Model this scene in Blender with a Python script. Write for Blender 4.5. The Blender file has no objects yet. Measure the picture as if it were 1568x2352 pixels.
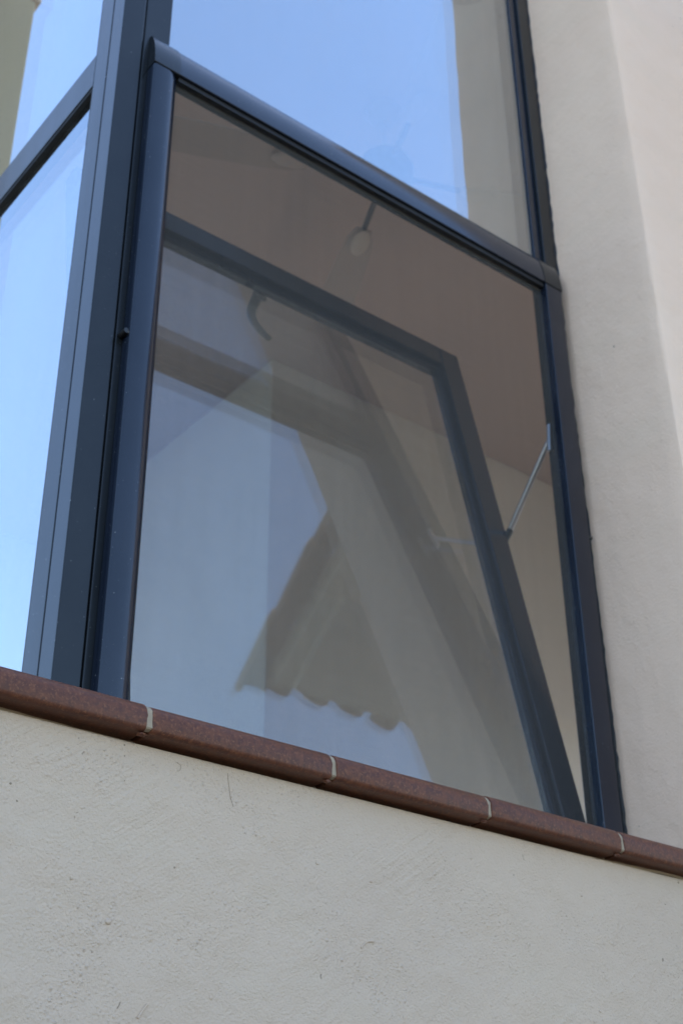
import bpy, bmesh, math, random
from mathutils import Vector, Matrix
R = math.radians
random.seed(7)
scene = bpy.context.scene
C = scene.collection

# ------------------------------------------------------------------ camera
cam_d = bpy.data.cameras.new('camera')
cam = bpy.data.objects.new('camera', cam_d); C.objects.link(cam); scene.camera = cam
yaw, pit, rol = R(38.555), R(30.390), R(-0.509)
f = Vector((math.sin(yaw)*math.cos(pit), math.cos(yaw)*math.cos(pit), math.sin(pit)))
r0 = Vector((math.cos(yaw), -math.sin(yaw), 0)); u0 = r0.cross(f)
rr = r0*math.cos(rol) + u0*math.sin(rol); uu = u0*math.cos(rol) - r0*math.sin(rol)
cam.matrix_world = Matrix(((rr.x, uu.x, -f.x, 0), (rr.y, uu.y, -f.y, 0), (rr.z, uu.z, -f.z, 0), (0, 0, 0, 1)))
cam_d.sensor_fit = 'VERTICAL'; cam_d.sensor_height = 22.3; cam_d.sensor_width = 14.87
cam_d.lens = 3106.76/2352*22.3
cam_d.clip_start = 0.02; cam_d.clip_end = 2000
cam_d.dof.use_dof = True; cam_d.dof.focus_distance = 1.93; cam_d.dof.aperture_fstop = 4.0

# ------------------------------------------------------------------ sky, sun, exposure
SUN_EL, SUN_AZ = 60, 52          # azimuth measured from +Y towards +X (behind the house, to the right)
w = bpy.data.worlds.new('World'); scene.world = w; w.use_nodes = True
nt = w.node_tree; bg = nt.nodes['Background']
sky = nt.nodes.new('ShaderNodeTexSky'); sky.sky_type = 'NISHITA'; sky.sun_disc = False
sky.sun_elevation = R(SUN_EL); sky.sun_rotation = R(SUN_AZ)
sky.air_density = 1.0; sky.dust_density = 0.3; sky.ozone_density = 1.15
nt.links.new(sky.outputs[0], bg.inputs[0]); bg.inputs[1].default_value = 0.15
sun_d = bpy.data.lights.new('sun', 'SUN'); sun = bpy.data.objects.new('sun', sun_d); C.objects.link(sun)
sun_d.energy = 2.8; sun_d.angle = R(0.5); sun_d.color = (1.0, 0.95, 0.87)
sv = Vector((math.sin(R(SUN_AZ))*math.cos(R(SUN_EL)), math.cos(R(SUN_AZ))*math.cos(R(SUN_EL)), math.sin(R(SUN_EL))))
sun.rotation_euler = sv.to_track_quat('Z', 'Y').to_euler(); sun.location = sv*30
scene.view_settings.view_transform = 'Standard'; scene.view_settings.look = 'None'
scene.view_settings.gamma = 1.0; scene.view_settings.exposure = 1.74
scene.render.engine = 'CYCLES'
scene.cycles.max_bounces = 14; scene.cycles.transparent_max_bounces = 16; scene.cycles.diffuse_bounces = 6
scene.cycles.glossy_bounces = 8; scene.cycles.use_denoising = True
scene.cycles.sample_clamp_indirect = 8

# ------------------------------------------------------------------ materials
def mat(name):
    m = bpy.data.materials.new(name); m.use_nodes = True
    t = m.node_tree; return m, t, t.nodes['Principled BSDF']
def N(t, kind, **kw):
    n = t.nodes.new('ShaderNode'+kind)
    for k, v in kw.items():
        if k in n.inputs: n.inputs[k].default_value = v
        else: setattr(n, k, v)
    return n
def ramp(t, src, stops):
    n = t.nodes.new('ShaderNodeValToRGB'); e = n.color_ramp.elements
    while len(e) < len(stops): e.new(0.5)
    for el, (p, c) in zip(e, stops):
        el.position = p; el.color = c if len(c) == 4 else (*c, 1)
    t.links.new(src, n.inputs[0]); return n.outputs[0]
def math_(t, op, a, b=None, clamp=False):
    n = t.nodes.new('ShaderNodeMath'); n.operation = op; n.use_clamp = clamp
    for i, v in enumerate((a, b)):
        if v is None: continue
        if isinstance(v, (int, float)): n.inputs[i].default_value = v
        else: t.links.new(v, n.inputs[i])
    return n.outputs[0]
def mix(t, fac, a, b, mode='MIX'):
    n = t.nodes.new('ShaderNodeMix'); n.data_type = 'RGBA'; n.blend_type = mode
    for s, v in ((n.inputs[0], fac), (n.inputs[6], a), (n.inputs[7], b)):
        if isinstance(v, (int, float)): s.default_value = v
        elif isinstance(v, tuple): s.default_value = (*v, 1)
        else: t.links.new(v, s)
    return n.outputs[2]
def coords(t, scale=(1, 1, 1), rot=(0, 0, 0), loc=(0, 0, 0)):
    tc = t.nodes.new('ShaderNodeTexCoord'); mp = t.nodes.new('ShaderNodeMapping')
    mp.inputs['Scale'].default_value = scale; mp.inputs['Rotation'].default_value = rot; mp.inputs['Location'].default_value = loc
    t.links.new(tc.outputs['Object'], mp.inputs[0]); return mp.outputs[0]
def noise(t, vec, scale, detail=3, rough=0.5, dist=0.0):
    n = N(t, 'TexNoise', Scale=scale, Detail=detail, Roughness=rough, Distortion=dist)
    t.links.new(vec, n.inputs['Vector']); return n.outputs['Fac']
def bump(t, h, strength, dist, normal=None):
    n = N(t, 'Bump', Strength=strength, Distance=dist); t.links.new(h, n.inputs['Height'])
    if normal: t.links.new(normal, n.inputs['Normal'])
    return n.outputs[0]

def stucco(name, col, col2, grain=1.0, dirt=0.0, trowel=1.6):
    m, t, b = mat(name)
    v = coords(t)
    big = noise(t, v, 1.7, 4, 0.55)
    mid = noise(t, v, 9, 4, 0.6)
    c = mix(t, ramp(t, big, [(0.35, (0, 0, 0)), (0.7, (1, 1, 1))]), col, col2)
    c = mix(t, math_(t, 'MULTIPLY', mid, 0.16), c, tuple(x*0.72 for x in col))
    # sand grains that come and go in patches
    patch = ramp(t, noise(t, coords(t, (1, 1, 1.3)), 5.0, 4, 0.6), [(0.42, (0, 0, 0)), (0.64, (1, 1, 1))])
    def domes(scale, lo, off):
        vo = N(t, 'TexVoronoi', Scale=scale); vo.feature = 'F1'
        t.links.new(coords(t, (1, 1, 1), (0.3, 0.2, 0.1), off), vo.inputs['Vector'])
        wn = t.nodes.new('ShaderNodeTexWhiteNoise'); t.links.new(vo.outputs['Position'], wn.inputs['Vector'])
        rad = math_(t, 'MULTIPLY', math_(t, 'SUBTRACT', wn.outputs['Value'], lo, True), 0.75)
        return math_(t, 'SMOOTH_MAX', math_(t, 'SUBTRACT', rad, vo.outputs['Distance']), 0.0)
    g1 = math_(t, 'MULTIPLY', domes(260, 0.25, (0, 0, 0)), 1.6)
    g2 = math_(t, 'MULTIPLY', domes(150, 0.45, (3, 5, 7)), 3.0)
    grains = math_(t, 'MULTIPLY', math_(t, 'ADD', g1, g2), math_(t, 'ADD', math_(t, 'MULTIPLY', patch, 0.85), 0.15))
    # trowel strokes: noise stretched along a slanting direction
    mp2 = t.nodes.new('ShaderNodeMapping'); mp2.inputs['Scale'].default_value = (9, 1, 115)
    t.links.new(coords(t, (1, 1, 1), (0, R(36), 0)), mp2.inputs[0])
    st = noise(t, mp2.outputs[0], 1.0, 2, 0.5)
    stm = ramp(t, noise(t, coords(t, (1, 1, 1), (0, 0, 0), (1.3, 0, 0.4)), 4.2, 2, 0.5), [(0.52, (0, 0, 0)), (0.66, (1, 1, 1))])
    strokes = math_(t, 'MULTIPLY', st, stm)
    fine = noise(t, v, 240, 3, 0.65)
    und = noise(t, v, 11, 5, 0.5)
    h = math_(t, 'ADD', math_(t, 'MULTIPLY', grains, 0.95), math_(t, 'MULTIPLY', strokes, trowel))
    h = math_(t, 'ADD', h, math_(t, 'MULTIPLY', fine, 0.95))
    h = math_(t, 'ADD', h, math_(t, 'MULTIPLY', und, 5.0))
    t.links.new(bump(t, h, 0.75*grain, 0.0035), b.inputs['Normal'])
    if dirt:
        # few dark specks and faint greenish-yellow film with a shape of its own
        sp = noise(t, v, 55, 2, 0.5)
        spk = ramp(t, sp, [(0.735, (0, 0, 0)), (0.77, (1, 1, 1))])
        spm = ramp(t, noise(t, v, 4.0, 2, 0.5), [(0.5, (0, 0, 0)), (0.62, (1, 1, 1))])
        c = mix(t, math_(t, 'MULTIPLY', math_(t, 'MULTIPLY', spk, spm), dirt), c, (0.16, 0.12, 0.08))
        film = ramp(t, noise(t, coords(t, (1.3, 1, 3.0)), 2.4, 5, 0.65), [(0.5, (0, 0, 0)), (0.78, (1, 1, 1))])
        c = mix(t, math_(t, 'MULTIPLY', film, 0.16*dirt), c, (0.52, 0.49, 0.36))
    t.links.new(c, b.inputs['Base Color']); b.inputs['Roughness'].default_value = 0.92
    b.inputs['Specular IOR Level'].default_value = 0.25
    return m

M = {}
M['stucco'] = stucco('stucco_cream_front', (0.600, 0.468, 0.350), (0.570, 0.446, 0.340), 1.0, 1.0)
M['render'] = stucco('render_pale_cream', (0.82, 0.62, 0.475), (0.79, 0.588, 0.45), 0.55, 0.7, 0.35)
M['tan'] = stucco('render_tan', (0.64, 0.50, 0.32), (0.60, 0.47, 0.31), 0.4)

def alu(name, col, rough, spec=0.5, streak=0.25):
    m, t, b = mat(name)
    v = coords(t)
    n1 = noise(t, coords(t, (1, 1, 0.15)), 22, 4, 0.6)
    n2 = noise(t, v, 5, 5, 0.65)
    b.inputs['Metallic'].default_value = 0.0; b.inputs['IOR'].default_value = 1.6
    b.inputs['Specular IOR Level'].default_value = spec
    c = mix(t, ramp(t, n2, [(0.35, (0, 0, 0)), (0.75, (1, 1, 1))]), col, tuple(x*1.35+0.004 for x in col))
    spk = ramp(t, noise(t, v, 260, 1, 0.4), [(0.765, (0, 0, 0)), (0.80, (1, 1, 1))])
    c = mix(t, math_(t, 'MULTIPLY', spk, 0.7), c, (0.35, 0.35, 0.34))
    t.links.new(c, b.inputs['Base Color'])
    rg = math_(t, 'ADD', math_(t, 'MULTIPLY', n1, streak), rough-streak*0.5)
    t.links.new(rg, b.inputs['Roughness'])
    t.links.new(bump(t, n2, 0.08, 0.002), b.inputs['Normal'])
    return m
M['alu'] = alu('powder_coated_anthracite', (0.009, 0.011, 0.013), 0.22, 0.27, 0.14)
M['alu2'] = alu('powder_coated_blue_black', (0.006, 0.010, 0.020), 0.19, 0.37, 0.14)
M['rubber'] = alu('black_gasket', (0.008, 0.008, 0.009), 0.6, 0.3)

def glass(name, r0, tint, wav=0.0):
    m = bpy.data.materials.new(name); m.use_nodes = True; t = m.node_tree; t.nodes.clear()
    out = t.nodes.new('ShaderNodeOutputMaterial')
    tr = N(t, 'BsdfTransparent'); tr.inputs[0].default_value = (*tint, 1)
    gl = N(t, 'BsdfGlossy'); gl.inputs['Roughness'].default_value = 0.0; gl.inputs[0].default_value = (0.86, 0.945, 1, 1)
    lw = N(t, 'LayerWeight', Blend=0.5)
    p5 = math_(t, 'POWER', lw.outputs['Facing'], 5.0)
    fr = math_(t, 'ADD', math_(t, 'MULTIPLY', p5, 1-r0), r0, True)
    ms = t.nodes.new('ShaderNodeMixShader'); t.links.new(fr, ms.inputs[0])
    t.links.new(tr.outputs[0], ms.inputs[1]); t.links.new(gl.outputs[0], ms.inputs[2])
    df = N(t, 'BsdfDiffuse'); df.inputs[0].default_value = (0.5, 0.48, 0.44, 1)
    dust = math_(t, 'MULTIPLY', ramp(t, noise(t, coords(t, (1, 1, 0.35)), 7, 5, 0.7), [(0.4, (0, 0, 0)), (0.8, (1, 1, 1))]), 0.05)
    m2 = t.nodes.new('ShaderNodeMixShader'); t.links.new(dust, m2.inputs[0])
    t.links.new(ms.outputs[0], m2.inputs[1]); t.links.new(df.outputs[0], m2.inputs[2])
    if wav:
        nn = bump(t, noise(t, coords(t), 2.2, 1, 0.4), wav, 0.002)
        t.links.new(nn, gl.inputs['Normal'])
    t.links.new(m2.outputs[0], out.inputs[0]); return m
M['glass'] = glass('coated_glass', 0.36, (0.86, 0.865, 0.86), 0.02)
M['sash_glass'] = glass('sash_glass', 0.225, (0.92, 0.93, 0.93), 0.03)

def mesh_mat():
    m = bpy.data.materials.new('fibreglass_insect_mesh'); m.use_nodes = True; t = m.node_tree; t.nodes.clear()
    out = t.nodes.new('ShaderNodeOutputMaterial')
    tr = N(t, 'BsdfTransparent'); di = N(t, 'BsdfDiffuse'); di.inputs[0].default_value = (0.088, 0.086, 0.082, 1)
    v = coords(t)
    sx = t.nodes.new('ShaderNodeSeparateXYZ'); t.links.new(v, sx.inputs[0])
    def thread(o, pitch):
        a = math_(t, 'ABSOLUTE', math_(t, 'SUBTRACT', math_(t, 'FRACT', math_(t, 'DIVIDE', o, pitch)), 0.5))
        return math_(t, 'GREATER_THAN', a, 0.5-0.12)
    th = math_(t, 'MAXIMUM', thread(sx.outputs[0], 0.0014), thread(sx.outputs[2], 0.0014))
    var = noise(t, coords(t, (40, 1, 1.2)), 1.0, 3, 0.6)
    var2 = noise(t, coords(t, (2.5, 1, 170)), 1.0, 2, 0.6)
    dens = math_(t, 'ADD', math_(t, 'MULTIPLY', var, 0.06), math_(t, 'MULTIPLY', var2, 0.06))
    fac = math_(t, 'ADD', math_(t, 'MULTIPLY', th, 0.18), math_(t, 'ADD', dens, 0.28), True)
    ms = t.nodes.new('ShaderNodeMixShader'); t.links.new(fac, ms.inputs[0])
    t.links.new(tr.outputs[0], ms.inputs[1]); t.links.new(di.outputs[0], ms.inputs[2])
    t.links.new(ms.outputs[0], out.inputs[0]); return m
M['mesh'] = mesh_mat()

def tile_mat():
    m, t, b = mat('speckled_brown_clinker')
    v = coords(t)
    s1 = noise(t, v, 210, 3, 0.65); s2 = noise(t, v, 95, 3, 0.6); s3 = noise(t, v, 9, 3, 0.5)
    c = mix(t, ramp(t, s2, [(0.38, (0, 0, 0)), (0.62, (1, 1, 1))]), (0.088, 0.031, 0.017), (0.155, 0.053, 0.024))
    c = mix(t, ramp(t, s1, [(0.54, (0, 0, 0)), (0.66, (1, 1, 1))]), c, (0.225, 0.090, 0.040))
    c = mix(t, math_(t, 'MULTIPLY', s3, 0.35), c, (0.05, 0.028, 0.027))
    oi = t.nodes.new('ShaderNodeObjectInfo')
    c = mix(t, math_(t, 'MULTIPLY', oi.outputs['Random'], 0.25), c, (0.13, 0.055, 0.04))
    t.links.new(c, b.inputs['Base Color'])
    t.links.new(math_(t, 'ADD', math_(t, 'MULTIPLY', s2, 0.2), 0.36), b.inputs['Roughness'])
    b.inputs['Specular IOR Level'].default_value = 0.24
    t.links.new(bump(t, s1, 0.25, 0.0012), b.inputs['Normal']); return m
M['tile'] = tile_mat()

def simple(name, col, rough=0.8, scale=8, var=0.25, bmp=0.1, metallic=0.0, dist=0.004):
    m, t, b = mat(name); v = coords(t); n = noise(t, v, scale, 4, 0.6)
    t.links.new(mix(t, math_(t, 'MULTIPLY', n, var), col, tuple(x*0.6 for x in col)), b.inputs['Base Color'])
    b.inputs['Roughness'].default_value = rough; b.inputs['Metallic'].default_value = metallic
    t.links.new(bump(t, n, bmp, dist), b.inputs['Normal']); return m
M['grout'] = simple('cream_mortar', (0.37, 0.29, 0.20), 0.95, 160, 0.5, 0.6, dist=0.002)
M['caulk'] = simple('black_sealant', (0.010, 0.010, 0.010), 0.5, 60, 0.3, 0.4)
M['plastic'] = simple('black_plastic', (0.012, 0.012, 0.013), 0.4, 60, 0.2, 0.1)
M['steel'] = simple('brushed_steel', (0.62, 0.62, 0.64), 0.28, 90, 0.2, 0.05, 1.0)
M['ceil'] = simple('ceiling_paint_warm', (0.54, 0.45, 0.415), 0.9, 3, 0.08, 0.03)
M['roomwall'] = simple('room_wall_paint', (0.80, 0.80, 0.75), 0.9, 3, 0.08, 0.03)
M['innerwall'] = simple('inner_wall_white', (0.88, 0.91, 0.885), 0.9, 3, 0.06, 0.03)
M['bracket'] = simple('fan_bracket_pale', (0.56, 0.50, 0.44), 0.6, 30, 0.1, 0.05)
M['floor'] = simple('floor_warm_tile', (0.70, 0.55, 0.41), 0.5, 6, 0.3, 0.05)
M['fandark'] = simple('fan_dark_metal', (0.045, 0.045, 0.05), 0.35, 30, 0.2, 0.05)
M['fanblade'] = simple('fan_blade_pale', (0.47, 0.40, 0.36), 0.6, 12, 0.2, 0.05)
M['clay'] = simple('clay_roof_tile', (0.40, 0.24, 0.15), 0.85, 14, 0.5, 0.3)
M['soffit'] = simple('eave_plaster', (0.78, 0.74, 0.62), 0.9, 5, 0.1, 0.1)
M['soffit_shade'] = simple('shaded_eave_plaster', (0.70, 0.66, 0.56), 0.8, 9, 0.3, 0.1)  # darker copy of the eave plaster: shade of the underside put into colour
M['dirt'] = simple('brown_dirt', (0.30, 0.24, 0.17), 0.95, 90, 0.4, 0.2)
M['ground'] = simple('grey_paving', (0.085, 0.08, 0.07), 0.9, 1.3, 0.35, 0.2)

# ------------------------------------------------------------------ helpers
def link(name, me, m, parent=None):
    o = bpy.data.objects.new(name, me); C.objects.link(o)
    if m and not me.materials: me.materials.append(m)
    if parent: o.parent = parent
    return o
def obj(name, bm, m, parent=None, smooth=False):
    """vertices are given in world space unless the parent carries a rotation (then in its local space)"""
    me = bpy.data.meshes.new(name)
    bmesh.ops.recalc_face_normals(bm, faces=bm.faces)
    if smooth:
        for fc in bm.faces: fc.smooth = True
    bm.to_mesh(me); bm.free()
    o = link(name, me, m, parent)
    if parent and not parent.get('_local'):
        me.transform(Matrix.Translation(-Vector(parent.location)))
    if smooth:
        me.set_sharp_from_angle(angle=R(38 if smooth is True else smooth))
    return o
def tag(o, label=None, cat=None, group=None, kind=None):
    for k, v in (('label', label), ('category', cat), ('group', group), ('kind', kind)):
        if v: o[k] = v
    return o
def thing(name, label, cat, loc=(0, 0, 0), group=None, rx=0.0, local=False):
    o = bpy.data.objects.new(name, None); C.objects.link(o); o.location = loc; o.rotation_euler = (rx, 0, 0)
    o.empty_display_size = 0.05
    if local: o['_local'] = 1
    return tag(o, label, cat, group)
def box(bm, x0, x1, y0, y1, z0, z1, bev=0.0, seg=2):
    vs = [bm.verts.new((x, y, z)) for x in (x0, x1) for y in (y0, y1) for z in (z0, z1)]
    q = [(0, 1, 3, 2), (4, 6, 7, 5), (0, 4, 5, 1), (2, 3, 7, 6), (0, 2, 6, 4), (1, 5, 7, 3)]
    fs = [bm.faces.new([vs[i] for i in a]) for a in q]
    if bev:
        es = list({e for fc in fs for e in fc.edges})
        bmesh.ops.bevel(bm, geom=es, offset=bev, segments=seg, profile=0.5, affect='EDGES')
    return bm
def B(*a, **k): return box(bmesh.new(), *a, **k)
def prism(bm, prof, axis, a, b):
    """extrude a closed 2D profile along an axis; axis 'x': profile is (y,z); 'z': profile is (x,y); 'y': (x,z)"""
    def P(p, s):
        return {'x': (s, p[0], p[1]), 'z': (p[0], p[1], s), 'y': (p[0], s, p[1])}[axis]
    A = [bm.verts.new(P(p, a)) for p in prof]; D = [bm.verts.new(P(p, b)) for p in prof]
    n = len(prof)
    for i in range(n): bm.faces.new((A[i], A[(i+1) % n], D[(i+1) % n], D[i]))
    bm.faces.new(A); bm.faces.new(D[::-1]); return bm
def tube(bm, p, q, r, n=12, r2=None):
    p, q = Vector(p), Vector(q); d = (q-p).normalized(); a = d.orthogonal().normalized(); b = d.cross(a)
    r2 = r if r2 is None else r2
    A = [bm.verts.new(p+(a*math.cos(2*math.pi*i/n)+b*math.sin(2*math.pi*i/n))*r) for i in range(n)]
    D = [bm.verts.new(q+(a*math.cos(2*math.pi*i/n)+b*math.sin(2*math.pi*i/n))*r2) for i in range(n)]
    for i in range(n): bm.faces.new((A[i], A[(i+1) % n], D[(i+1) % n], D[i]))
    bm.faces.new(A[::-1]); bm.faces.new(D); return bm
def lathe(bm, prof, c, n=24):
    rings = []
    for rad, z in prof:
        rings.append([bm.verts.new((c[0]+rad*math.cos(2*math.pi*i/n), c[1]+rad*math.sin(2*math.pi*i/n), c[2]+z)) for i in range(n)])
    for A, D in zip(rings, rings[1:]):
        for i in range(n): bm.faces.new((A[i], A[(i+1) % n], D[(i+1) % n], D[i]))
    bm.faces.new(rings[0][::-1]); bm.faces.new(rings[-1]); return bm

# ------------------------------------------------------------------ key measures (metres, camera at the origin)
GZ = -1.62                    # ground
WY = 1.62                     # face of the lower stucco wall and of the pier
FY = 1.93                     # front face of the window frames
GY = 1.946                    # front of the fixed glass
XC = 0.918                    # outer corner of the glazed bay
XR = 2.327                    # side of the pier
TOP = 4.15                    # underside of the roof slab

# ------------------------------------------------------------------ ground
o = obj('ground', B(-60, 60, -60, 60, GZ-0.3, GZ), M['ground']); tag(o, 'grey paving around the house', None, None, 'structure')

# ------------------------------------------------------------------ walls of the house
def grid_wall(name, x0, x1, y0, y1, z0, z1, m, bev=0.006):
    return obj(name, B(x0, x1, y0, y1, z0, z1, bev=bev, seg=3), m, None, 12)
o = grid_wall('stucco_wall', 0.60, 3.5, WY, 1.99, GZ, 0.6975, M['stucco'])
tag(o, 'rough cream stucco wall below the brown tile sill', 'wall')
lower_wall = o
# nibs of plaster and dirt, scratches and cobweb threads caught on the wall
rnd = random.Random(3)
def nib(x, z, r, m):
    bm = bmesh.new(); bmesh.ops.create_icosphere(bm, subdivisions=2, radius=1)
    for v in bm.verts: v.co = Vector((x+v.co.x*r*rnd.uniform(.8, 1.2), WY-0.0002+v.co.y*r*0.55, z+v.co.z*r*rnd.uniform(.7, 1.1)))
    obj('plaster_nib', bm, m, lower_wall, True)
nib(0.8898, 0.4413, 0.0048, M['stucco'])
for x, z, r in ((0.7287, 0.5981, .0026), (0.7408, 0.5769, .0022), (0.9872, 0.5299, .0022), (0.8951, 0.6731, .0016), (0.8936, 0.6890, .0018), (0.8981, 0.6371, .0013), (2.1003, 0.6879, .003), (2.0528, 0.6395, .002), (0.8695, 0.3994, .0014)):
    nib(x, z, r*0.7, M['dirt'])
for k in range(22): nib(rnd.uniform(0.72, 2.1), rnd.uniform(0.30, 0.66), rnd.uniform(.0013, .0030), M['stucco'])
def thread(pts, r, m):
    bm = bmesh.new()
    for a, b in zip(pts, pts[1:]): tube(bm, (a[0], WY-0.0006, a[1]), (b[0], WY-0.0006, b[1]), r, 6)
    obj('cobweb_thread', bm, m, lower_wall, True)
thread([(1.0702, 0.6849), (1.0716, 0.673), (1.0743, 0.6607), (1.0760, 0.650), (1.0823, 0.6351)], 0.00028, M['dirt'])
thread([(0.9811, 0.6823), (0.9880, 0.679), (0.9889, 0.6758), (0.9870, 0.671), (0.9819, 0.6693)], 0.00025, M['dirt'])
thread([(0.9165, 0.3424), (0.9150, 0.338), (0.9124, 0.3339)], 0.0006, M['dirt'])
thread([(0.9572, 0.3441), (0.951, 0.336), (0.9439, 0.3251)], 0.0016, M['stucco'])
thread([(1.321, 0.4638), (1.326, 0.470), (1.334, 0.4755), (1.347, 0.477)], 0.0014, M['stucco'])
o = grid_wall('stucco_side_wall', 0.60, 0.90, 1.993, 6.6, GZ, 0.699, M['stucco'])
tag(o, 'rough stucco side wall under the side panes of the corner window', 'wall')
bm = bmesh.new(); prev = None; PZ0, PZ1 = 0.74, TOP-0.003
for i in range(171):
    z = PZ0+(PZ1-PZ0)*i/170; e = 0.0016*math.sin(z*5.1)+0.0010*math.sin(z*23+1)+random.uniform(-.0006, .0006)
    prof = [(XR, 1.987), (XR, 1.80), (XR+e*0.3, WY+0.05), (XR+0.0006+e, WY+0.010), (XR+0.003+e, WY+0.0035+e*0.4), (XR+0.009+e, WY+0.0006+e), (XR+0.05, WY+e*0.3), (3.2, WY), (6.4, WY), (6.4, 1.987)]
    row = [bm.verts.new((x, y, z)) for x, y in prof]
    if prev:
        for a in range(10): bm.faces.new((prev[a], prev[(a+1) % 10], row[(a+1) % 10], row[a]))
    else: bm.faces.new(row)
    prev = row
bm.faces.new(prev[::-1])
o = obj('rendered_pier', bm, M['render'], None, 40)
tag(o, 'smooth pale cream rendered pier right of the screened window', 'wall')
o = grid_wall('tan_wall', 0.65, 0.93, 6.3, 6.6, 0.70, TOP-0.003, M['tan'], 0.01)
tag(o, 'tan rendered wall end at the back corner of the house', 'wall')
t = thing('added_side_window', 'added dark framed window behind the tan pier, lets skylight onto the inner wall', 'window', (0.80, 4.98, 0.74))  # unseen window, added so skylight reaches the left face of the inner block
obj('frame_rail', B(0.78, 0.83, 3.655, 6.298, 0.74, 0.80, bev=0.002), M['alu'], t, 16)
obj('frame_rail', B(0.78, 0.83, 3.655, 6.298, TOP-0.07, TOP-0.005, bev=0.002), M['alu'], t, 16)
obj('frame_stile', B(0.781, 0.829, 3.655, 3.715, 0.8005, TOP-0.0705, bev=0.002), M['alu'], t, 16)
obj('frame_stile', B(0.781, 0.829, 6.238, 6.298, 0.8005, TOP-0.0705, bev=0.002), M['alu'], t, 16)
obj('pane', B(0.797, 0.815, 3.71, 6.243, 0.795, TOP-0.065), M['sash_glass'], t)
o = grid_wall('tan_pier', 0.65, 0.93, 3.30, 3.65, 0.744, TOP-0.003, M['tan'], 0.01)
tag(o, 'tan rendered pier mirrored in the upper left pane', 'wall')
o = obj('roof_slab', B(0.63, 6.4, 3.295, 6.9, TOP, TOP+0.35, bev=0.01), M['render'])
tag(o, 'flat roof slab above the room', 'roof')
o = obj('bay_roof', B(0.905, 6.4, 1.925, 3.292, TOP, TOP+0.35, bev=0.01), M['render']); tag(o, 'flat roof edge above the corner window', 'roof')

# ------------------------------------------------------------------ room behind the window
CZ = 3.9
def S(name, bm, m):
    return tag(obj(name, bm, m), None, None, None, 'structure')
S('room_floor', B(0.905, 5.3, 1.995, 6.6, -0.3, -0.2), M['floor'])
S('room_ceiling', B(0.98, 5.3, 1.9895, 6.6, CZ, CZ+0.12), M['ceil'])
bm = bmesh.new()                                   # unseen opening added so sun on the floor bounces to the ceiling
box(bm, 5.3, 5.5, 1.989, 2.5, -0.3, TOP-0.004); box(bm, 5.3, 5.5, 4.1, 6.6, -0.3, TOP-0.004); box(bm, 5.3, 5.5, 2.5, 4.1, 2.5, TOP-0.004)
S('room_wall_right', bm, M['roomwall'])
bm = bmesh.new()  # back wall; opening added to let sun brighten the space beside the block
box(bm, 0.60, 1.2, 6.603, 6.8, GZ, TOP-0.004); box(bm, 2.7, 5.5, 6.603, 6.8, GZ, TOP-0.004)
box(bm, 1.2, 2.7, 6.603, 6.8, GZ, -0.1); box(bm, 1.2, 2.7, 6.603, 6.8, 3.1, TOP-0.004)
S('room_wall_back', bm, M['roomwall'])
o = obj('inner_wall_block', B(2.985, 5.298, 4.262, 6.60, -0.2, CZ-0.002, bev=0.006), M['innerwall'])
tag(o, 'pale inner wall corner seen through the tilted sash', 'wall')

# ceiling fan
FC = Vector((2.41, 2.75, 3.575))
t = thing('ceiling_fan', 'dark ceiling fan with pale blades behind the upper pane', 'ceiling fan', tuple(FC))
obj('motor_housing', lathe(bmesh.new(), [(0.03, -0.06), (0.075, -0.05), (0.105, -0.015), (0.108, 0.02), (0.09, 0.06), (0.04, 0.075)], FC), M['fandark'], t, True)
obj('down_rod', tube(bmesh.new(), FC+Vector((0, 0, 0.07)), (FC.x, FC.y, CZ-0.03), 0.013), M['fanblade'], t, True)
obj('ceiling_cup', lathe(bmesh.new(), [(0.03, -0.075), (0.06, -0.03), (0.068, -0.002)], (FC.x, FC.y, CZ)), M['fanblade'], t, True)
for k in range(4):
    a = R((66, -22, 248, 158)[k]); d = Vector((math.cos(a), math.sin(a), 0)); s = Vector((-d.y, d.x, 0))
    obj('blade_arm', tube(bmesh.new(), FC+d*0.09, FC+d*0.30+Vector((0, 0, -0.005)), 0.011, 8), M['fandark'], t, True)
    bm = bmesh.new(); prof = []
    for u, wd in ((0.29, 0.030), (0.36, 0.052), (0.50, 0.062), (0.70, 0.068), (0.82, 0.064), (0.88, 0.045), (0.90, 0.02)):
        prof.append((u, wd))
    for zz in (0.004, 0.012):
        pts = [FC+d*u+s*wd+Vector((0, 0, zz-0.02+wd*0.2)) for u, wd in prof] + [FC+d*u-s*wd+Vector((0, 0, zz-0.02-wd*0.2)) for u, wd in prof[::-1]]
        vs = [bm.verts.new(p) for p in pts]
        bm.faces.new(vs)
    bm.verts.ensure_lookup_table(); n = len(bm.verts)//2
    for i in range(n): bm.faces.new((bm.verts[i], bm.verts[(i+1) % n], bm.verts[n+(i+1) % n], bm.verts[n+i]))
    obj('blade', bm, M['fanblade'], t)
    bm = bmesh.new(); bmesh.ops.create_icosphere(bm, subdivisions=2, radius=1)
    for v in bm.verts: v.co = FC+d*(0.355+v.co.x*0.075)+s*(v.co.y*0.036)+Vector((0, 0, -0.026+v.co.z*0.008))
    obj('blade_bracket', bm, M['bracket'] if k == 0 else M['fanblade'], t, True)

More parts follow.
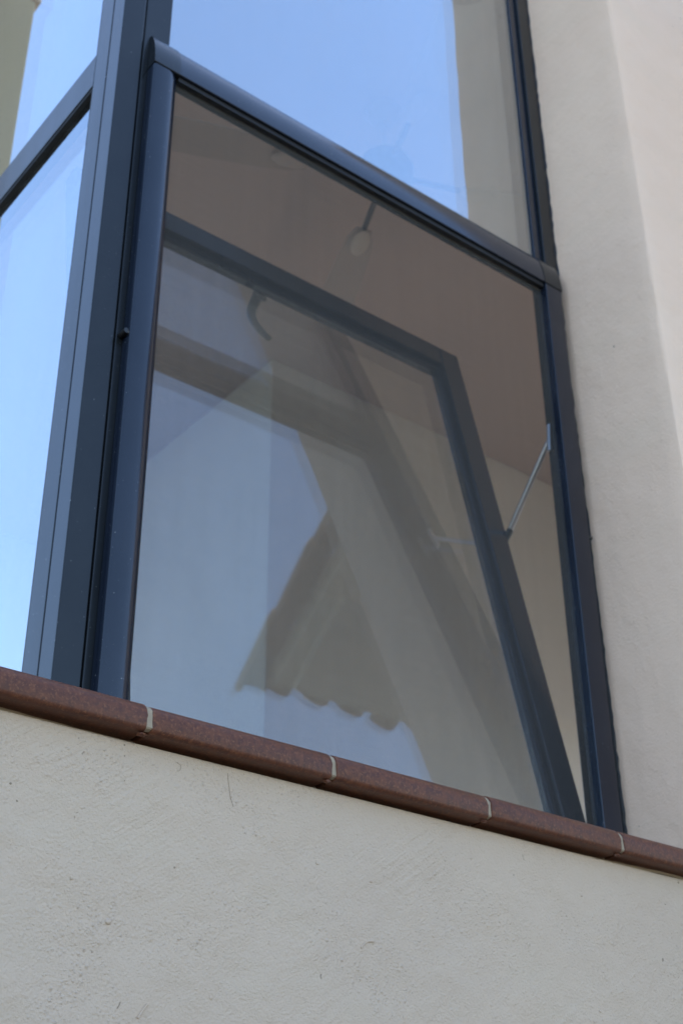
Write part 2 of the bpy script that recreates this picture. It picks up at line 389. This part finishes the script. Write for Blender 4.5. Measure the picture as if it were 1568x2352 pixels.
# ------------------------------------------------------------------ sill of brown clinker tiles
t = thing('window_sill', 'brown speckled tile sill with cream mortar joints on the stucco wall', 'sill', (1.5, 1.62, 0.7))
def nose(inset=0.0):
    i = inset; p = []
    p += [(1.90, 0.792-i), (1.64, 0.7600-i)]
    cx, cz, rad = 1.6225+i*0.2, 0.7330, 0.0225-i
    for k in range(0, 8): a = R(80+k*100/7); p.append((cx+rad*math.cos(a), cz+rad*math.sin(a)))
    p += [(1.600+i, 0.7165), (1.6015+i, 0.7125+i), (1.605+i, 0.7103+i), (1.612, 0.7098+i), (1.66, 0.7100+i), (1.90, 0.742)]
    return [(y-0.0135+(0.004 if inset and z < 0.7125 else 0) if y < 1.7 else y, z*0.9918+(0.006 if inset and z < 0.7125 and y > 1.61 else 0) if y < 1.7 else z) for y, z in p]
PITCH = 0.33255; X0 = 0.5857
def tile_mesh(x0, x1, jit):
    bm = bmesh.new(); prism(bm, nose(), 'x', x0, x1)
    caps = [e for fc in bm.faces if len(fc.verts) > 4 for e in fc.edges]
    bmesh.ops.bevel(bm, geom=caps, offset=0.0022, segments=2, profile=0.5, affect='EDGES')
    for v in bm.verts: v.co.y += jit[0]; v.co.z += jit[1]+(v.co.x-x0)*jit[2]
    return bm
for k in range(9):
    a = X0+PITCH*k; j = (random.uniform(-.0008, .0012), random.uniform(-.0010, .0010), random.uniform(-.003, .003))
    obj('sill_tile', tile_mesh(a, a+PITCH-0.0082, j), M['tile'], t, True)
    bm = bmesh.new()
    prism(bm, nose(0.0016), 'x', a+PITCH-0.0090, a+PITCH+0.0006)
    bmesh.ops.subdivide_edges(bm, edges=[e for e in bm.edges if abs(e.verts[0].co.x-e.verts[1].co.x) > 0.005], cuts=2)
    for v in bm.verts: v.co.y += random.uniform(-.0006, .0008); v.co.z += random.uniform(-.0006, .0006)
    obj('mortar_joint', bm, M['grout'], t)
for k in range(5):                                  # the course turns the corner under the side panes
    a = 1.905+PITCH*k
    side = [(0.60+y-1.62, z) for y, z in nose()]; sidej = [(0.60+y-1.62, z) for y, z in nose(0.0016)]
    obj('sill_tile', prism(bmesh.new(), side, 'y', a, a+PITCH-0.0092), M['tile'], t, True)
    obj('mortar_joint', prism(bmesh.new(), sidej, 'y', a+PITCH-0.0098, a+PITCH+0.0006), M['grout'], t)
bm = bmesh.new()                                    # mortar bed that shows under the tiles
nseg = 150; prev = None
for i in range(nseg+1):
    x = 0.60+i*(3.45-0.60)/nseg
    y = 1.640-0.012*max(0, math.sin(x*4.2-0.9))**4+random.uniform(-.0010, .0010); z = 0.6995+random.uniform(-.0006, .0006)
    row = [bm.verts.new(p) for p in ((x, 1.66, 0.6978), (x, y, z), (x, y+0.0005, 0.7066), (x, 1.66, 0.7066))]
    if prev:
        for a in range(4): bm.faces.new((prev[a], prev[(a+1) % 4], row[(a+1) % 4], row[a]))
    prev = row
obj('mortar_bed', bm, M['grout'], t)
bm = bmesh.new()                                    # crumbs of mortar on the tile edge
bmesh.ops.create_icosphere(bm, subdivisions=2, radius=1)
for v in bm.verts: v.co = Vector((0.666+v.co.x*0.018, 1.5895+v.co.y*0.0042, 0.7065+v.co.z*0.0035))+Vector([random.uniform(-.0008, .0008) for _ in range(3)])
obj('mortar_smear', bm, M['grout'], t)
for k in range(1, 5):
    bm = bmesh.new(); bmesh.ops.create_icosphere(bm, subdivisions=2, radius=1); xx = X0+PITCH*k-0.006
    for v in bm.verts: v.co = Vector((xx-0.004+v.co.x*0.008, 1.5985+v.co.y*0.005, 0.7018+v.co.z*0.0026))+Vector([random.uniform(-.001, .001) for _ in range(3)])
    obj('mortar_smear', bm, M['tile'], t)

# ------------------------------------------------------------------ fixed corner window
t = thing('corner_window', 'dark grey aluminium corner window with tall mirrored panes', 'window', (XC, FY, 0.78))
ZB = 0.775; ZT = TOP-0.004
b_ = 0.0022
obj('corner_post', B(XC, 0.9725, FY, 1.984, ZB, ZT, bev=b_), M['alu'], t, 16)
obj('front_jamb', B(0.9755, 1.042, FY+0.0006, 1.9445, ZB, ZT, bev=b_), M['alu'], t, 16)
obj('front_jamb', B(2.2775, 2.3268, FY, 1.988, ZB, ZT, bev=b_), M['alu'], t, 16)
obj('side_jamb', B(XC+0.0006, 0.976, 1.988, 2.051, ZB, ZT, bev=b_), M['alu'], t, 16)
obj('side_jamb', B(XC+0.0006, 0.976, 3.24, 3.298, ZB, ZT, bev=b_), M['alu'], t, 16)
obj('post_core', B(0.93, 1.0, 1.94, 2.0, ZB, ZT), M['rubber'], t)
obj('front_transom', B(1.0425, 2.277, FY+0.001, 1.983, 2.452, 2.520, bev=b_), M['alu'], t, 16)
obj('side_transom', B(XC+0.001, 0.972, 2.0515, 3.239, 2.417, 2.520, bev=b_), M['alu'], t, 16)
obj('bottom_rail', B(1.0425, 2.277, FY+0.001, 1.985, ZB, 0.812, bev=b_), M['alu'], t, 16)
obj('bottom_rail', B(XC+0.001, 0.972, 2.0515, 3.239, ZB, 0.80, bev=b_), M['alu'], t, 16)
obj('head_rail', B(1.0425, 2.277, FY+0.001, 1.985, ZT-0.06, ZT, bev=b_), M['alu'], t, 16)
obj('head_rail', B(XC+0.001, 0.972, 2.0515, 3.239, ZT-0.06, ZT, bev=b_), M['alu'], t, 16)
obj('upper_pane', B(1.036, 2.285, GY, GY+0.024, 2.512, ZT-0.05), M['glass'], t)
obj('side_pane', B(XC+0.016, XC+0.040, 2.045, 3.245, 2.512, ZT-0.05), M['glass'], t)
obj('side_pane', B(XC+0.016, XC+0.040, 2.045, 3.245, 0.795, 2.425), M['glass'], t)
obj('glazing_bead', B(2.248, 2.2772, GY-0.006, GY-0.0005, 2.5205, ZT-0.061, bev=0.0015), M['alu2'], t, 16)
obj('glazing_bead', B(1.0425, 2.2475, GY-0.006, GY-0.0005, 2.5205, 2.532, bev=0.0015), M['alu2'], t, 16)
obj('gasket', B(XC+0.004, XC+0.0155, 2.0518, 2.060, 0.801, ZT-0.061), M['rubber'], t)
obj('gasket', B(XC+0.004, XC+0.0155, 2.060, 3.238, 2.409, 2.4168), M['rubber'], t)
bm = bmesh.new(); prev = None                       # ragged sealant between frame and pier
for i in range(161):
    z = ZB+i*(ZT-ZB)/160; k = max(0.0, 1-(z-0.8)/1.3)
    wd = 0.0022+0.008*k+random.uniform(-.0012, .0016)
    row = [bm.verts.new(p) for p in ((XR-0.002, FY+0.002, z), (XR-wd*0.9, FY-0.001, z), (XR-wd*0.35, FY-wd*1.1, z), (XR+0.001, FY-wd*1.5-0.002, z))]
    if prev:
        for a in range(3): bm.faces.new((prev[a], prev[a+1], row[a+1], row[a]))
    prev = row
obj('sealant_bead', bm, M['caulk'], t)

# ------------------------------------------------------------------ insect screen
t = thing('insect_screen', 'roll-down insect screen in a dark blue metal frame', 'insect screen', (1.64, 1.91, 0.78))
def stile(x0, x1, flip=False):
    wdt = x1-x0
    pr = [(0.0, 1.9295), (0.0, 1.9030), (0.03, 1.9003), (0.08, 1.8990), (0.50, 1.8985), (0.62, 1.8992), (0.74, 1.9010), (0.84, 1.9040), (0.92, 1.9078), (1.0, 1.9125), (1.0, 1.9295)]
    return [(x0+wdt*((1-u) if flip else u), y) for u, y in pr]
obj('stile', prism(bmesh.new(), stile(0.991, 1.056), 'z', 0.772, 2.4065), M['alu2'], t, True)
rst = [(2.234, 1.9295), (2.234, 1.9005), (2.2355, 1.8990), (2.290, 1.8990), (2.2945, 1.9000), (2.296, 1.9025), (2.296, 1.9295)]
obj('stile', prism(bmesh.new(), rst, 'z', 0.772, 2.4065), M['alu2'], t, True)
head = [(1.9295, 2.411), (1.900, 2.411), (1.8985, 2.413), (1.8995, 2.430), (1.9020, 2.450), (1.9058, 2.470), (1.9108, 2.488), (1.9170, 2.503), (1.9235, 2.512), (1.9295, 2.516)]
obj('head_box', prism(bmesh.new(), head, 'x', 1.0585, 2.2315), M['alu2'], t, True)
capp = [(y-0.0012 if y < 1.929 else y, z+(0.0012 if z > 2.43 else -0.002)) for y, z in head]
obj('end_cap', prism(bmesh.new(), capp, 'x', 0.990, 1.0583), M['alu'], t, True)
obj('end_cap', prism(bmesh.new(), capp, 'x', 2.2317, 2.298), M['alu'], t, True)
obj('roller_slot', B(1.0585, 2.2315, 1.906, 1.9285, 2.398, 2.4108), M['rubber'], t)
bm = bmesh.new(); ZL = 0.774; rows = []            # the mesh sheet, slack at its lower left corner
for iz in range(25):
    z = ZL+(2.404-ZL)*iz/24; rws = []
    xl = 1.050+0.0*z
    for ix in range(17):
        x = xl+(2.240-xl)*ix/16
        y = 1.9195+0.0012*math.sin(x*7+z*3)*math.sin(math.pi*ix/16)
        rws.append((x, y, z))
    rows.append(rws)
for th in (0.0, 0.0004):
    vv = [[bm.verts.new((x, y+th, z)) for x, y, z in rw] for rw in rows]
    if th == 0.0:
        for a in range(24):
            for b in range(16): bm.faces.new((vv[a][b], vv[a][b+1], vv[a+1][b+1], vv[a+1][b]))
for v in [v for v in bm.verts if not v.link_faces]: bm.verts.remove(v)
obj('mesh_sheet', bm, M['mesh'], t, True)
obj('brush_seal', prism(bmesh.new(), [(1.050, 0.772), (1.0715, 0.772), (1.0562, 0.968), (1.050, 0.968)], 'y', 1.9165, 1.9188), M['rubber'], t)
for (x, z) in ((0.986, 1.652), (2.300, 1.640)):
    bm = bmesh.new(); tube(bm, (x, 1.928, z), (x, 1.906, z), 0.0075, 12, 0.006); tube(bm, (x, 1.912, z), (x+0.012, 1.905, z-0.004), 0.0045, 8)
    obj('clip', bm, M['plastic'], t, True)

# ------------------------------------------------------------------ tilted sash (hinged at its foot, leaning into the room)
TILT = R(11.973); HX, HY, HZ = 1.675, 1.9492, 0.82
t = thing('tilting_sash', 'bottom-hung window sash leaning into the room behind the screen', 'window sash', (HX, HY, HZ), None, -TILT, True)
SX0, SX1, SH, FW = 1.004-HX, 2.26-HX, 1.615, 0.072      # left and right edge, height, face width (local: x across, y inwards, z up the sash)
for s in (-1, 1):
    a, b = (SX0, SX0+FW) if s < 0 else (SX1-FW, SX1)
    obj('stile', B(a, b, 0, 0.055, 0, SH, bev=0.0045, seg=3), M['alu2'], t, 16)
obj('rail', B(SX0+FW+0.0003, SX1-FW-0.0003, 0.0003, 0.055, SH-FW, SH-0.0003, bev=0.002), M['alu2'], t, 16)
obj('rail', B(SX0+FW+0.0003, SX1-FW-0.0003, 0.0003, 0.055, 0.0003, FW, bev=0.002), M['alu2'], t, 16)
bw = 0.016; I0, I1 = SX0+FW, SX1-FW; IZ0, IZ1 = FW, SH-FW
for s in (-1, 1):
    a, b = (I0, I0+bw) if s < 0 else (I1-bw, I1)
    obj('glazing_bead', B(a, b, 0.014, 0.0275, IZ0, IZ1, bev=0.003), M['alu2'], t, 16)
obj('glazing_bead', B(I0+bw, I1-bw, 0.014, 0.0275, IZ1-bw, IZ1, bev=0.003), M['alu2'], t, 16)
obj('glazing_bead', B(I0+bw, I1-bw, 0.014, 0.0275, IZ0, IZ0+bw, bev=0.003), M['alu2'], t, 16)
obj('glass_pane', B(I0+0.002, I1-0.002, 0.028, 0.050, IZ0+0.002, IZ1-0.002), M['sash_glass'], t)
# lever handle on the room side of the top rail
hx = -0.085
bm = bmesh.new(); box(bm, hx-0.015, hx+0.015, 0.0552, 0.067, SH-FW-0.012, SH-0.006, bev=0.004)
h = obj('handle', bm, M['alu'], t, True)
bm = bmesh.new(); prev = None
for i in range(13):
    u = i/12; ang = R(20+u*95)
    cx = hx+0.004-0.030*math.sin(math.pi*u)*0.9+0.018*u; cz = SH-0.055-0.150*u; cy = 0.082+0.012*math.sin(math.pi*u)
    rx = 0.0165*(1-u*0.5); ry = 0.013*(1-u*0.3)
    ring = [bm.verts.new((cx+rx*math.cos(q*math.pi/5), cy+ry*math.sin(q*math.pi/5), cz)) for q in range(10)]
    if prev:
        for q in range(10): bm.faces.new((prev[q], prev[(q+1) % 10], ring[(q+1) % 10], ring[q]))
    else: bm.faces.new(ring[::-1])
    prev = ring
bm.faces.new(prev)
tube(bm, (hx, 0.060, SH-0.045), (hx, 0.084, SH-0.045), 0.011, 10)
lv = obj('lever', bm, M['plastic'], h, True); lv.location = (0, 0, 0)
# steel stay between jamb and sash (kept with the sash); coordinates converted into the tilted frame
inv = (Matrix.Translation((HX, HY, HZ)) @ Matrix.Rotation(-TILT, 4, 'X')).inverted()
def L(p): return inv @ Vector(p)
obj('stay_arm', tube(bmesh.new(), L((2.279, 1.9775, 1.962)), L((2.268, 2.150, 1.738)), 0.0076, 10), M['steel'], t, True)
bm = bmesh.new()
for a, b, rad in (((2.2775, 1.975, 1.995), (2.2775, 1.981, 1.925), 0.009), ((2.268, 2.143, 1.749), (2.262, 2.157, 1.722), 0.0085)):
    tube(bm, L(a), L(b), rad, 8)
bmesh.ops.translate(bm, verts=bm.verts, vec=(0, 0, 0))
bm2 = bmesh.new(); tube(bm2, L((2.2768, 1.975, 1.998)), L((2.2768, 1.981, 1.920)), 0.008, 8); obj('stay_bracket', bm2, M['steel'], t, True)
bm.free()
bm2 = bmesh.new(); tube(bm2, L((2.270, 2.139, 1.752)), L((2.262, 2.157, 1.722)), 0.0095, 8); obj('stay_knuckle', bm2, M['plastic'], t, True)

# ------------------------------------------------------------------ wing with a tiled eave (mirrored in the sash)
t = thing('house_wing', 'cream house wing with clay tiled eave mirrored in the sash', 'house', (4.6, 1.0, GZ))
SL = math.tan(R(17)); EZ = 3.60
def wall_prism(x0, x1, y0, y1):
    return prism(bmesh.new(), [(y0, GZ), (y1, GZ), (y1, EZ-0.06+SL*y1), (y0, EZ-0.06+SL*y0)], 'x', x0, x1)
obj('wall', wall_prism(3.60, 3.74, 0.60, 1.615), M['render'], t)
obj('wall', wall_prism(3.743, 6.4, 0.60, 0.84), M['render'], t)
obj('soffit', prism(bmesh.new(), [(0.12, EZ+SL*0.12-0.165), (0.598, EZ+SL*0.598-0.165), (0.598, EZ+SL*0.598-0.1165), (0.12, EZ+SL*0.12-0.1165)], 'x', 3.50, 6.4), M['soffit_shade'], t)
slab = [(0.10, EZ+SL*0.10-0.115), (1.60, EZ+SL*1.6-0.115), (1.60, EZ+SL*1.6-0.005), (0.10, EZ+SL*0.10-0.005)]
rf = obj('roof', prism(bmesh.new(), slab, 'x', 3.42, 6.4), M['soffit'], t)
def roof_tile_mesh(up):
    bm = bmesh.new(); n = 8; Ltile = 0.42; rings = []
    for yy, k in ((0.0, 1.0), (Ltile, 0.84)):
        for th in (0.0, 0.012):
            rad = 0.092*k-th if up else 0.074*k-th
            rw = []
            for i in range(n+1):
                a = math.pi*i/n
                z = rad*math.sin(a)**0.8*(0.85 if up else 1.22)
                rw.append(bm.verts.new((rad*math.cos(a), yy, z if up else -z)))
            rings.append(rw)
    o0, i0, o1, i1 = rings
    for i in range(n):
        bm.faces.new((o0[i], o0[i+1], o1[i+1], o1[i])); bm.faces.new((i0[i], i1[i], i1[i+1], i0[i+1]))
        bm.faces.new((o0[i], i0[i], i0[i+1], o0[i+1])); bm.faces.new((o1[i], o1[i+1], i1[i+1], i1[i]))
    bm.faces.new((o0[0], o1[0], i1[0], i0[0])); bm.faces.new((o0[n], i0[n], i1[n], o1[n]))
    bmesh.ops.recalc_face_normals(bm, faces=bm.faces)
    me = bpy.data.meshes.new('roof_tile'); bm.to_mesh(me); bm.free(); me.materials.append(M['clay']); return me
pan, cov = roof_tile_mesh(False), roof_tile_mesh(True)
TP = 0.222; loc0 = Vector((4.6, 1.0, GZ))
for c in range(13):
    for rrw in range(4):
        for me, dx, dz in ((pan, 0.0, 0.0), (cov, TP/2, 0.012)):
            x = 3.495+c*TP+dx; y = 0.0+rrw*0.37+random.uniform(-.012, .012)
            o = bpy.data.objects.new('roof_tile', me); C.objects.link(o); o.parent = rf
            o.location = Vector((x+random.uniform(-.004, .004), y, EZ+SL*y+dz+0.004*rrw)) - loc0
            o.rotation_euler = (R(17), 0, random.uniform(-.02, .02))
for rrw in range(4):                                # verge tiles along the gable edge
    y = -0.03+rrw*0.37
    o = bpy.data.objects.new('verge_tile', cov); C.objects.link(o); o.parent = rf
    o.location = Vector((3.375, y, EZ-0.035+SL*y)) - loc0; o.rotation_euler = (R(17), R(-20), 0)
for ob in bpy.data.objects:
    if '_local' in ob: del ob['_local']
